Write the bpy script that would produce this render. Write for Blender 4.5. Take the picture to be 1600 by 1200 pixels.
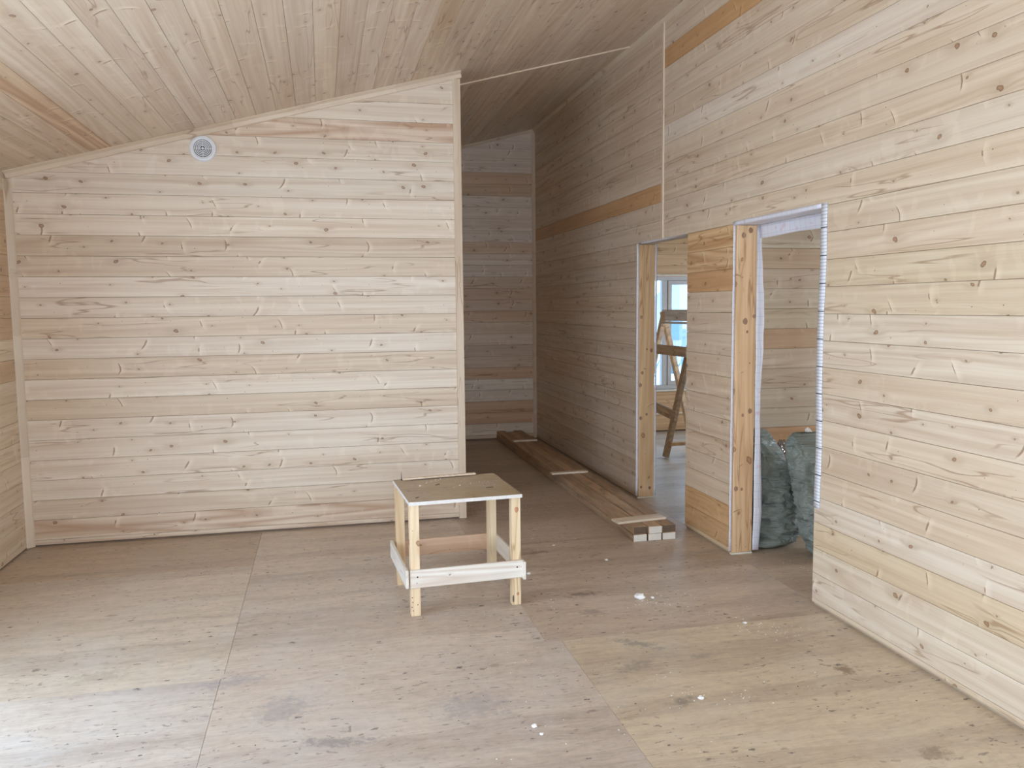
import bpy, bmesh, math, random
from mathutils import Matrix, Vector, noise as mnoise

D = bpy.data
sc = bpy.context.scene
for o in list(D.objects):
    D.objects.remove(o)
COL = sc.collection
random.seed(7)

# ------------------------------------------------------------------ camera
CAMZ = 1.5789
yaw, pit, rol = 0.2255, -0.0942, -0.0097
Fv = Vector((math.sin(yaw)*math.cos(pit), math.cos(yaw)*math.cos(pit), math.sin(pit)))
R0 = Fv.cross(Vector((0, 0, 1))).normalized()
U0 = R0.cross(Fv)
Rv = R0*math.cos(rol) + U0*math.sin(rol)
Uv = -R0*math.sin(rol) + U0*math.cos(rol)
cam = D.objects.new('camera', D.cameras.new('camera'))
cam.data.sensor_width = 36
cam.data.lens = 1286.4/1600*36
cam.data.clip_start = .05
cam.data.clip_end = 300
m = Matrix((Rv, Uv, -Fv)).transposed().to_4x4()
m.translation = (0, 0, CAMZ)
cam.matrix_world = m
COL.objects.link(cam)
sc.camera = cam

# ------------------------------------------------------------------ light
sc.view_settings.view_transform = 'Standard'
sc.view_settings.look = 'None'
sc.view_settings.gamma = 1
sc.view_settings.use_curve_mapping = False
sc.view_settings.exposure = 0.03
sc.cycles.use_denoising = True
sc.cycles.max_bounces = 12
sc.cycles.diffuse_bounces = 6
sc.cycles.sample_clamp_indirect = 6

w = D.worlds.new('overcast'); sc.world = w
w.use_nodes = True
bg = w.node_tree.nodes['Background']
bg.inputs[0].default_value = (.52, .76, 1.0, 1)
bg.inputs[1].default_value = 3.6

def area(name, loc, rot, sx, sy, power, col=(1, 1, 1), portal=False, spread=math.pi):
    l = D.lights.new(name, 'AREA')
    l.shape = 'RECTANGLE'; l.size = sx; l.size_y = sy
    l.energy = power; l.color = col; l.spread = spread
    l.cycles.is_portal = portal
    o = D.objects.new(name, l); o.location = loc; o.rotation_euler = rot
    COL.objects.link(o)
    return o
HP = math.pi/2
DAY = (.89, .925, 1.0)
# daylight just outside the big window of the left wall, the window behind the camera, plus added light for the two back rooms
area('daylight_left_window', (-2.32, 2.15, 1.03), (0, -HP, 0), 1.9, 3.1, 128, DAY)
area('daylight_rear_window', (0.95, -1.62, 1.12), (HP, 0, 0), 2.6, 1.9, 172, DAY)
area('added_light_store', (5.75, 4.0, 1.4), (0, HP, 0), 1.2, 1.0, 46, DAY)  # added to brighten the store room through an unseen opening
area('added_light_side_room', (5.75, 7.6, 1.4), (0, HP, 0), 1.4, 1.6, 34, DAY)  # extra light for the side room, its unseen side opening made up
area('sky_portal', (4.45, 9.72, 1.24), (-HP, 0, 0), 1.6, 1.4, 0, (1, 1, 1), portal=True)

# ------------------------------------------------------------------ node helper
class NT:
    def __init__(s, name):
        s.m = D.materials.new(name); s.m.use_nodes = True
        s.t = s.m.node_tree; s.t.nodes.clear()
        s.out = s.t.nodes.new('ShaderNodeOutputMaterial')
        s.b = s.t.nodes.new('ShaderNodeBsdfPrincipled')
        s.t.links.new(s.b.outputs[0], s.out.inputs[0])
    def n(s, typ, **kw):
        nd = s.t.nodes.new(typ)
        for k, v in kw.items(): setattr(nd, k, v)
        return nd
    def put(s, sock, v):
        if v is None: return
        if isinstance(v, bpy.types.NodeSocket): s.t.links.new(v, sock)
        else:
            if isinstance(v, (tuple, list)) and len(v) == 3 and sock.type == 'RGBA': v = (*v, 1)
            sock.default_value = v
    def math(s, op, a, b=None, c=None, clamp=False):
        nd = s.n('ShaderNodeMath', operation=op, use_clamp=clamp)
        s.put(nd.inputs[0], a); s.put(nd.inputs[1], b); s.put(nd.inputs[2], c)
        return nd.outputs[0]
    def comb(s, x=0., y=0., z=0.):
        nd = s.n('ShaderNodeCombineXYZ')
        for i, v in enumerate((x, y, z)): s.put(nd.inputs[i], v)
        return nd.outputs[0]
    def sep(s, v):
        nd = s.n('ShaderNodeSeparateXYZ'); s.put(nd.inputs[0], v); return nd.outputs
    def noise(s, v, scale=1., detail=2., rough=.5, dist=0.):
        nd = s.n('ShaderNodeTexNoise'); s.put(nd.inputs['Vector'], v)
        nd.inputs['Scale'].default_value = scale; nd.inputs['Detail'].default_value = detail
        nd.inputs['Roughness'].default_value = rough; nd.inputs['Distortion'].default_value = dist
        return nd.outputs[0]
    def voro(s, v, feature='F1', scale=1., rnd=1.):
        nd = s.n('ShaderNodeTexVoronoi', feature=feature, voronoi_dimensions='2D'); s.put(nd.inputs['Vector'], v)
        nd.inputs['Scale'].default_value = scale; nd.inputs['Randomness'].default_value = rnd
        return nd.outputs
    def ss(s, v, a, b, lo=0., hi=1.):     # smoothstep map
        nd = s.n('ShaderNodeMapRange', interpolation_type='SMOOTHSTEP'); s.put(nd.inputs[0], v)
        for i, q in enumerate((a, b, lo, hi)): s.put(nd.inputs[i+1], q)
        return nd.outputs[0]
    def mix(s, f, a, b, mode='MIX'):
        nd = s.n('ShaderNodeMix', data_type='RGBA', blend_type=mode); s.put(nd.inputs[0], f)
        s.put(nd.inputs[6], a); s.put(nd.inputs[7], b); return nd.outputs[2]
    def bump(s, h, strength, dist):
        nd = s.n('ShaderNodeBump'); s.put(nd.inputs['Height'], h)
        nd.inputs['Strength'].default_value = strength; nd.inputs['Distance'].default_value = dist
        s.t.links.new(nd.outputs[0], s.b.inputs['Normal'])
    def fin(s, col, rough, spec=.5):
        s.put(s.b.inputs['Base Color'], col); s.put(s.b.inputs['Roughness'], rough)
        s.b.inputs['Specular IOR Level'].default_value = spec
        return s.m

def wood(name, pale, tan, ringc=(.50, .33, .22), knots=1.0, knot_col=(.20, .105, .055), rough=.42, kdens=.8, ksize=1.0, curl=1.0, dirt=0.0, grain=1.0):
    """pine: length runs along local x, width along local z; obj.color tints, its alpha sets the growth-ring figure"""
    t = NT(name)
    A = lambda *q: t.math('ADD', *q)
    S = lambda *q: t.math('SUBTRACT', *q)
    X_ = lambda *q: t.math('MULTIPLY', *q)
    tc = t.n('ShaderNodeTexCoord').outputs['Object']
    oi = t.n('ShaderNodeObjectInfo')
    xyz = t.sep(tc)
    rnd = oi.outputs['Random']
    x = A(xyz[0], X_(rnd, 113.))
    z = A(xyz[2], X_(rnd, 57.3))
    z = A(z, X_(xyz[1], .9))
    def cells(fx, fz, off, dens):
        X, Z = X_(x, fx), A(X_(z, fz), off)
        v = t.voro(t.comb(X, Z), rnd=.9)
        p = t.sep(v['Position']); c = t.sep(v['Color'])
        lx = X_(S(X, p[0]), 1/fx); lz = X_(S(Z, p[1]), 1/fz)
        return lx, lz, c, t.math('GREATER_THAN', c[0], 1-dens)
    def length(a_, b_): return t.math('SQRT', A(X_(a_, a_), X_(b_, b_)))
    # round knots, 4 to 11 mm radius, slightly skewed
    lx, lz, kc, have = cells(3.1, 7.4, 0., kdens)
    wob = t.noise(t.comb(x, z), 60., 1.)
    rad = X_(t.math('MULTIPLY_ADD', X_(kc[1], kc[1]), .0085, .0036), ksize)
    sk = X_(S(kc[2], .5), 1.2)
    d0 = length(X_(A(lx, X_(lz, sk)), .78), lz)
    kd = A(t.math('DIVIDE', d0, rad), X_(S(wob, .5), .9))
    knot = X_(t.ss(kd, .85, 1.15, 1., 0.), have)
    heart = X_(t.ss(kd, .35, .8, 1., 0.), have)
    halo = X_(t.ss(t.math('DIVIDE', length(X_(lx, .45), lz), rad), 1., 4.2, 1., 0.), have)
    # warp and grain
    n1 = t.noise(t.comb(X_(x, .7), X_(z, 6.)), 1., 2.)
    zz = A(z, X_(S(n1, .5), .05))
    zz = A(zz, X_(X_(halo, halo), .011))
    fine = t.noise(t.comb(X_(x, 1.6), X_(zz, 170.)), 1., 3., .7)
    mid = t.noise(t.comb(X_(x, .7), X_(zz, 42.)), 1., 2., .6)
    broad = t.noise(t.comb(X_(x, .4), X_(zz, 15.)), 1., 2.)
    big = t.noise(t.comb(X_(x, .38), X_(zz, 7.), X_(rnd, 9.)), 1., .6)
    ring = t.math('POWER', t.math('PINGPONG', X_(big, 17.), 1.), 1.6)
    pn = t.noise(t.comb(X_(x, .9), X_(zz, 11.), 4.), 1., 2.)
    streak = X_(t.ss(t.math('ABSOLUTE', S(pn, .5)), 0., .014, 1., 0.),
                t.ss(t.noise(t.comb(X_(x, 1.1), X_(z, 6.), 8.), 1., 1.), .51, .60))
    al = oi.outputs['Alpha']
    f = A(X_(S(fine, .5), 1.0*grain), X_(S(mid, .5), 1.3*grain))
    f = t.math('ADD', A(f, X_(S(broad, .5), 1.5)), .27, clamp=True)
    base = t.mix(f, pale, tan)
    base = t.mix(t.math('MULTIPLY', X_(ring, al), .95, clamp=True), base, ringc)
    base = t.mix(X_(X_(ring, .09), grain), base, ringc)
    base = t.mix(X_(streak, .70), base, tuple(c*k_ for c, k_ in zip(tan, (.62, .50, .42))))
    # spike knots: a short stroke across the board with the sheen of curly wood painted pale on one side
    sx, sz, scol, shave = cells(3.4, 7.4, 31., .46*curl)
    sl = X_(S(scol[1], .5), 1.3)
    tt = S(sx, X_(sz, sl)); tt = A(tt, X_(X_(sz, sz), X_(S(scol[2], .5), 18.)))
    tt = A(tt, X_(S(wob, .5), .004))
    sa = t.math('ABSOLUTE', tt); za_ = t.math('ABSOLUTE', sz)
    lim = t.math('MULTIPLY_ADD', scol[2], .035, .008)
    zf = t.ss(t.math('DIVIDE', za_, lim), .5, 1.1, 1., 0.)
    wdt = t.math('MULTIPLY_ADD', scol[1], .0042, .0022)
    stroke = X_(X_(t.ss(t.math('DIVIDE', sa, wdt), .3, 1.5, 1., 0.), zf), shave)
    glow = X_(X_(X_(t.ss(tt, 0., .004), t.ss(tt, .006, .045, 1., 0.)), t.ss(za_, .02, .06, 1., 0.)), shave)
    cn = t.noise(t.comb(X_(x, 9.), X_(z, 5.), 2.), 1., 2., .5, .6)
    curlm = X_(t.ss(cn, .54, .60), t.ss(t.noise(t.comb(X_(x, 1.3), X_(z, 7.), 7.), 1., 1.), .50, .58))
    white = tuple(min(.95, c*1.2+.04) for c in pale)
    base = t.mix(X_(glow, .36*curl), base, white)
    base = t.mix(X_(curlm, .15*curl), base, white)  # shine of the curly figure put into the colour
    base = t.mix(X_(halo, .30*knots), base, tuple(c*.82 for c in tan))
    base = t.mix(X_(stroke, .72), base, tuple(c*1.3 for c in knot_col))
    kcol = t.mix(heart, tuple(c*1.0 for c in knot_col), tuple(min(1, c*2.1) for c in knot_col))
    base = t.mix(X_(knot, .80*knots), base, kcol)
    # pin knots
    px, pz, pc, ph = cells(6.5, 12., 11., .30)
    pin = X_(t.ss(t.math('DIVIDE', length(X_(px, .8), pz), t.math('MULTIPLY_ADD', pc[1], .0022, .0009)), .6, 1.2, 1., 0.), ph)
    base = t.mix(X_(pin, .80*knots), base, (.11, .06, .04))
    if dirt:
        dn_ = t.noise(t.comb(X_(x, 3.), X_(z, 20.)), 1., 4., .7)
        base = t.mix(X_(t.ss(dn_, .4, .7), dirt), base, (.16, .13, .11))
    base = t.mix(1., base, oi.outputs['Color'], 'MULTIPLY')
    h = A(X_(fine, .10), X_(cn, .5*curl))
    h = A(h, X_(halo, .3)); h = A(h, X_(glow, .18)); h = S(h, X_(stroke, .2))
    t.bump(h, .55, .004)
    rg = t.math('MULTIPLY_ADD', mid, .22, rough-.11)
    return t.fin(base, rg, .5)

PALE, TAN = (.77, .68, .565), (.585, .455, .325)
M = {}
M['pine'] = wood('pine_cladding', PALE, TAN)
M['trim'] = wood('pine_trim', (.77, .68, .565), (.62, .50, .37), knots=.2, curl=.0)
M['post'] = wood('pine_post', (.74, .56, .36), (.58, .38, .21), ringc=(.50, .29, .14), kdens=.75, ksize=2.3, curl=.15, rough=.55)
M['leg'] = wood('pine_leg', (.80, .67, .47), (.66, .49, .29), ringc=(.60, .40, .2), kdens=.35, ksize=1.5, curl=.0)
M['rail'] = wood('pine_rail', (.86, .83, .77), (.64, .58, .49), curl=.5)
M['oldwood'] = wood('weathered_lumber', (.50, .385, .27), (.33, .235, .155), rough=.65, dirt=.5, kdens=.3, curl=.0)
M['trestlewood'] = wood('stained_lumber', (.56, .40, .25), (.36, .22, .12), rough=.65, dirt=.45, kdens=.3, curl=0.)
M['lit_pale'] = wood('lit_pale_board', (.80, .79, .79), (.55, .50, .47), rough=.7, dirt=.2, curl=.2)  # pale colour stands for light falling on the trestle's top boards

def simple(name, col, rough=.5, bump=None, metal=0, spec=.5):
    t = NT(name)
    g = t.noise(t.n('ShaderNodeTexCoord').outputs['Object'], (bump or (30, 0))[0], 3.)
    c = t.mix(g, tuple(q*.88 for q in col), tuple(min(1, q*1.1) for q in col))
    if bump: t.bump(g, bump[1], .003)
    t.b.inputs['Metallic'].default_value = metal
    return t.fin(c, rough, spec)
M['backing'] = simple('dark_gap_backing', (.21, .15, .11), .9)
M['slab'] = simple('rough_structure', (.50, .40, .29), .9)
M['white_plastic'] = simple('white_plastic', (.86, .88, .95), .3)
M['dark_void'] = simple('dark_duct', (.05, .05, .07), .7)
M['screw'] = simple('black_screw_steel', (.03, .03, .035), .45, metal=.6)
M['foam'] = simple('white_foam', (.93, .93, .93), .8, (60, .4))
M['pvc'] = simple('white_window_profile', (.60, .57, .55), .35)
M['sill'] = simple('pale_sill', (.80, .74, .62), .4)
M['snow'] = simple('snow_ground', (.80, .84, .9), .8, (3, .3))
M['gable'] = simple('grey_house_wall', (.62, .58, .62), .8)
M['eave'] = simple('white_eave', (.95, .96, 1.), .6)
M['forest'] = simple('distant_forest', (.26, .36, .42), .9, (2, 1.))  # brighter and bluer, distance haze mixed into the colour
M['smear'] = simple('plaster_smear', (.72, .70, .68), .9)

def membrane():
    t = NT('printed_membrane')
    tc = t.n('ShaderNodeTexCoord').outputs['Object']
    xyz = t.sep(tc)
    def line(v, per, wd):
        fr = t.math('ABSOLUTE', t.math('SUBTRACT', t.math('FRACT', t.math('DIVIDE', v, per)), .5))
        return t.math('GREATER_THAN', fr, .5-wd/per*.5)
    g = t.math('MAXIMUM', line(t.math('ADD', xyz[0], xyz[1]), .05, .002), line(xyz[2], .05, .002))
    n = t.noise(tc, 5., 3.)
    logo = t.math('MULTIPLY', t.ss(t.noise(t.comb(xyz[0], xyz[1], t.math('MULTIPLY', xyz[2], 2.)), 9., 1.), .66, .70), .35)
    c = t.mix(n, (.70, .70, .78), (.84, .84, .90))
    c = t.mix(logo, c, (.72, .35, .45))
    c = t.mix(t.math('MULTIPLY', g, .5), c, (.35, .35, .50))
    t.bump(n, .5, .01)
    return t.fin(c, .55)
M['membrane'] = membrane()

def membrane_edge():
    t = NT('membrane_edge_dashes')
    xyz = t.sep(t.n('ShaderNodeTexCoord').outputs['Object'])
    fr = t.math('FRACT', t.math('DIVIDE', xyz[2], .017))
    d = t.math('GREATER_THAN', fr, .72)
    fr2 = t.math('FRACT', t.math('DIVIDE', xyz[2], .14))
    d2 = t.math('GREATER_THAN', fr2, .965)
    c = t.mix(t.math('MULTIPLY', d, .55), (.80, .81, .86), (.30, .32, .42))
    c = t.mix(d2, c, (.05, .05, .06))
    return t.fin(c, .6)
M['membrane_edge'] = membrane_edge()

def plywood(name, base, dark, grain_scale=1., stains=()):
    t = NT(name)
    A = lambda *q: t.math('ADD', *q)
    S = lambda *q: t.math('SUBTRACT', *q)
    X_ = lambda *q: t.math('MULTIPLY', *q)
    geo = t.n('ShaderNodeNewGeometry').outputs['Position']
    oi = t.n('ShaderNodeObjectInfo'); rnd = oi.outputs['Random']
    g = t.sep(geo); k = grain_scale
    x = A(g[0], X_(rnd, 31.)); y = A(g[1], X_(rnd, 17.))
    wv = t.noise(t.comb(X_(x, 1.6*k), X_(y, 4.*k)), 1., 3., .6)
    yy = t.math('MULTIPLY_ADD', S(wv, .5), .16, y)
    band = t.noise(t.comb(X_(x, .18*k), X_(yy, 3.2*k)), 1., 1.)
    mid = t.noise(t.comb(X_(x, 2.4*k), X_(yy, 17.*k)), 1., 4., .65)
    fine = t.noise(t.comb(X_(x, 7.*k), X_(yy, 80.*k)), 1., 4., .7)
    rings = t.math('POWER', t.math('PINGPONG', X_(t.noise(t.comb(X_(x, .9*k), X_(yy, 3.2*k), 3.), 1., 2.), 22.), 1.), 3.)
    f = A(t.ss(band, .50, .57, 0., .36), X_(S(fine, .5), 1.5))
    f = A(f, X_(S(mid, .5), 1.35)); f = A(f, X_(S(t.noise(t.comb(x, y, 5.), 22., 5., .75), .5), 1.2)); f = A(f, .24)
    f = t.math('ADD', f, X_(rings, .10), clamp=True)
    c = t.mix(f, base, dark)
    # dusty footworn haze
    du = t.noise(t.comb(x, y, 1.), 2.6, 5., .65)
    c = t.mix(t.ss(du, .44, .66, 0., .34), c, (.62, .585, .555))
    # short dark fibres, chips and scuffs
    reg = t.noise(t.comb(x, y, 9.), 2.2, 3.)
    sp = t.noise(t.comb(X_(x, 18.*k), X_(yy, 48.*k), 6.), 1., 3., .6)
    c = t.mix(X_(t.ss(sp, .60, .68), t.ss(reg, .40, .60, .3, .85)), c, (.22, .175, .15))
    vx = t.voro(t.comb(X_(x, 7.), X_(yy, 17.)), rnd=1.)
    vc = t.sep(vx['Color']); wob = t.noise(t.comb(x, y, 3.), 45., 2., .7)
    chip = X_(t.ss(A(vx['Distance'], X_(S(wob, .5), .55)), .0, t.math('MULTIPLY_ADD', X_(vc[1], vc[1]), .13, .02), 1., 0.), t.math('GREATER_THAN', A(vc[0], X_(S(reg, .5), 1.2)), .66))
    c = t.mix(X_(chip, .85), c, (.085, .07, .065))
    sc_ = t.noise(t.comb(x, y, 4.), 26., 4., .75)
    sm = t.noise(t.comb(X_(x, 2.), X_(y, 2.), 12.), 3.0, 6., .75)
    c = t.mix(t.ss(sm, .60, .72, 0., .38), c, (.29, .275, .275))
    # plywood knots: faint eyes in the veneer
    kv = t.voro(t.comb(X_(x, 1.1), X_(y, 1.9)))
    kc = t.sep(kv['Color'])
    kdd = A(kv['Distance'], X_(S(wob, .5), .06))
    kn = X_(t.ss(kdd, .008, .05, 1., 0.), t.math('GREATER_THAN', kc[0], .62))
    c = t.mix(X_(kn, .5), c, (.22, .145, .10))
    for (sx, sy, rx, ry, ang, colr, amt) in stains:
        dx = S(g[0], sx); dy = S(g[1], sy)
        ca, sa = math.cos(ang), math.sin(ang)
        u_ = A(X_(dx, ca/rx), X_(dy, sa/rx)); v_ = A(X_(dx, -sa/ry), X_(dy, ca/ry))
        d = t.math('SQRT', A(X_(u_, u_), X_(v_, v_)))
        d = A(d, X_(S(sc_, .5), 4.2))
        c = t.mix(t.ss(d, .2, 1.3, amt, 0.), c, colr)
    c = t.mix(1., c, oi.outputs['Color'], 'MULTIPLY')
    t.bump(A(fine, sm), .12, .003)
    rg = t.ss(du, .3, .7, .34, .50)
    return t.fin(c, rg, .6)
STAINS = [(1.40, 3.50, .035, .12, .9, (.22, .22, .24), .6), (1.30, 3.28, .10, .05, .4, (.22, .20, .20), .5),
          (1.62, 3.30, .06, .03, .2, (.24, .22, .22), .5), (2.16, 3.02, .05, .05, 0, (.20, .12, .07), .75),
          (1.36, 2.93, .06, .035, .3, (.16, .14, .14), .55), (2.05, 2.36, .06, .05, 0, (.2, .14, .1), .6),
          (.75, 4.85, .05, .03, 0, (.2, .18, .17), .5), (1.28, 5.0, .10, .03, .1, (.17, .12, .1), .6),
          (1.35, 4.2, .10, .035, .1, (.17, .12, .1), .6), (-.2, 3.25, .12, .10, .4, (.24, .24, .27), .4),
          (.0, 2.95, .16, .035, -.2, (.14, .13, .14), .5), (-.42, 3.55, .16, .05, .1, (.30, .28, .30), .5),
          (.55, 3.1, .15, .12, 0, (.33, .32, .34), .45), (-1.0, 3.75, .14, .05, 0, (.36, .30, .22), .5),
          (1.32, 3.93, .07, .05, 0, (.18, .15, .14), .4)]
M['plywood'] = plywood('plywood_floor', (.65, .56, .465), (.43, .35, .285), 1., STAINS)
M['plytop'] = plywood('plywood_table_top', (.50, .38, .23), (.38, .28, .17), 1.6)
M['plyedge'] = simple('plywood_edge', (.74, .72, .69), .6, (80, .3))
M['endgrain_pale'] = simple('sawn_end_pale', (.80, .76, .68), .8, (90, .4))
M['endgrain_dark'] = simple('sawn_end_dark', (.15, .10, .065), .8, (90, .4))

def sackmat():
    t = NT('green_woven_sack')
    tc = t.n('ShaderNodeTexCoord').outputs['Object']
    xyz = t.sep(tc)
    n = t.noise(tc, 6., 4., .6, .5)
    n2 = t.noise(t.comb(t.math('MULTIPLY', xyz[0], 3.), t.math('MULTIPLY', xyz[1], 3.), t.math('MULTIPLY', xyz[2], 14.)), 1., 4., .6, 1.)
    fl = t.noise(tc, 55., 2., .6)
    c = t.mix(n, (.215, .25, .228), (.36, .41, .375))
    c = t.mix(t.ss(fl, .66, .72, 0., .22), c, (.42, .50, .50))
    h = t.math('ADD', t.math('MULTIPLY', n2, 1.), t.math('MULTIPLY', n, .5))
    t.bump(h, 1., .06)
    return t.fin(c, t.ss(n2, .3, .7, .34, .5), .5)
M['sack'] = sackmat()
def glassmat(name, tint=(1, 1, 1), g=.08, rough=.02):
    t = NT(name)
    t.t.nodes.remove(t.b)
    tr = t.n('ShaderNodeBsdfTransparent'); tr.inputs[0].default_value = (*tint, 1)
    gl = t.n('ShaderNodeBsdfGlossy'); gl.inputs['Roughness'].default_value = rough
    mx = t.n('ShaderNodeMixShader'); mx.inputs[0].default_value = g
    t.t.links.new(tr.outputs[0], mx.inputs[1]); t.t.links.new(gl.outputs[0], mx.inputs[2]); t.t.links.new(mx.outputs[0], t.out.inputs[0])
    return t.m
M['glass'] = glassmat('window_glass', (.93, .97, 1.))
M['wrap'] = glassmat('clear_plastic_wrap', (.62, .64, .70), .3, .25)

# ------------------------------------------------------------------ object helpers
def link(name, me, mat, parent=None, mw=None, col=None):
    o = D.objects.new(name, me)
    COL.objects.link(o)
    if mat is not None and not me.materials: me.materials.append(mat)
    if parent is not None: o.parent = parent
    if mw is not None: o.matrix_local = mw
    o.color = col or (1, 1, 1, 0)
    return o
def tag(o, label=None, cat=None, group=None, kind=None):
    if label: o['label'] = label
    if cat: o['category'] = cat
    if group: o['group'] = group
    if kind: o['kind'] = kind
    return o
def empty(name, loc=(0, 0, 0), rz=0.):
    o = D.objects.new(name, None); o.location = loc; o.rotation_euler = (0, 0, rz)
    o.empty_display_size = .1
    COL.objects.link(o); return o
def bm_box(bm, a, b, mi=0):
    vs = [bm.verts.new((x, y, z)) for x in (a[0], b[0]) for y in (a[1], b[1]) for z in (a[2], b[2])]
    fs = []
    for f in ((0, 1, 3, 2), (4, 6, 7, 5), (0, 4, 5, 1), (2, 3, 7, 6), (0, 2, 6, 4), (1, 5, 7, 3)):
        q = bm.faces.new([vs[i] for i in f]); q.material_index = mi; fs.append(q)
    return vs, fs
def to_mesh(bm, name, smooth=False):
    bmesh.ops.recalc_face_normals(bm, faces=bm.faces[:])
    me = D.meshes.new(name); bm.to_mesh(me); bm.free()
    if smooth: me.shade_smooth()
    return me
def box(name, a, b, mat, parent=None, bevel=0., col=None, mw=None):
    bm = bmesh.new(); bm_box(bm, a, b)
    if bevel: bmesh.ops.bevel(bm, geom=bm.edges[:], offset=bevel, segments=1, affect='EDGES')
    return link(name, to_mesh(bm, name), mat, parent, mw, col)
def boxes(name, lst, mat, parent=None):
    bm = bmesh.new()
    for a, b in lst: bm_box(bm, a, b)
    return link(name, to_mesh(bm, name), mat, parent)
def prism(name, pts, y0, y1, mat, parent=None, mw=None, col=None):
    """polygon in local x,z extruded along y"""
    bm = bmesh.new()
    A = [bm.verts.new((x, y0, z)) for x, z in pts]; B = [bm.verts.new((x, y1, z)) for x, z in pts]
    bm.faces.new(A); bm.faces.new(B[::-1]); n = len(pts)
    for i in range(n): bm.faces.new((A[i], B[i], B[(i+1) % n], A[(i+1) % n]))
    return link(name, to_mesh(bm, name), mat, parent, mw, col)
def rod(name, p, q, sx, sy, mat, parent=None, up=(0, 0, 1), bevel=.002, col=None):
    """rectangular bar from p to q; local z runs along the bar"""
    p, q = Vector(p), Vector(q); d = q-p; L = d.length; Z = d.normalized()
    X = Vector(up).cross(Z)
    if X.length < 1e-4: X = Vector((1, 0, 0))
    X.normalize(); Y = Z.cross(X)
    mw = Matrix((X, Y, Z)).transposed().to_4x4(); mw.translation = p
    return box(name, (-sx/2, -sy/2, 0), (sx/2, sy/2, L), mat, parent, bevel, col, mw)

_pl = {}
GAP, TH, CH = .0017, .014, .0014
def plank_mesh(L, W, th=TH, ch=CH):
    k = (round(L, 4), round(W, 4), th)
    if k not in _pl:
        bm = bmesh.new()
        prof = [(0, ch*.8), (ch*1.4, 0), (W-ch*1.4, 0), (W, ch*.8), (W, th), (0, th)]
        A = [bm.verts.new((0, y, z)) for z, y in prof]; B = [bm.verts.new((L, y, z)) for z, y in prof]
        for i in range(6): bm.faces.new((A[i], B[i], B[(i+1) % 6], A[(i+1) % 6]))
        bm.faces.new(A[::-1]); bm.faces.new(B)
        _pl[k] = to_mesh(bm, 'plank')
    return _pl[k]
def frame(o, X, Z):
    """matrix: local x -> X, local z -> Z, local y = Z x X (into the wall)"""
    X, Z = Vector(X).normalized(), Vector(Z).normalized(); Y = Z.cross(X)
    mw = Matrix((X, Y, Z)).transposed().to_4x4(); mw.translation = o
    return mw
def clip_poly(pts, a, b):
    """keep z <= a + b*x"""
    out = []
    n = len(pts)
    for i in range(n):
        p, q = pts[i], pts[(i+1) % n]
        fp, fq = p[1]-(a+b*p[0]), q[1]-(a+b*q[0])
        if fp <= 0: out.append(p)
        if (fp < 0 < fq) or (fq < 0 < fp):
            s = fp/(fp-fq); out.append((p[0]+s*(q[0]-p[0]), p[1]+s*(q[1]-p[1])))
    return out
def tint(base=(1, 1, 1), v=.05, a=.0, rnd=random):
    k = 1+rnd.uniform(-v, v); h = rnd.uniform(-v*.5, v*.5)
    return (base[0]*k, base[1]*k*(1-h*.4), base[2]*k*(1-h*1.4), a if a else max(0, rnd.gauss(.12, .15)))
WHITE = (1.09, 1.09, 1.10); TANT = (.94, .90, .84); PINK = (.84, .70, .57); ORANGE = (.86, .60, .36); BEIGE = (.99, .96, .90)

XR, XL, YP, YB, XE = 2.472, -1.957, 5.976, 9.50, 1.004
CA, CB = 2.9815, .2619
ceil = lambda x: CA+CB*x
WP = .135
YN = -1.30          # rear wall (behind the camera)
XO = 5.60           # outer wall of the side rooms
DT = 2.066          # rough door head
D1 = (3.754, 4.670); D2 = (5.320, 6.262)
IN = TH + .001      # backing starts behind the planks

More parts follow.
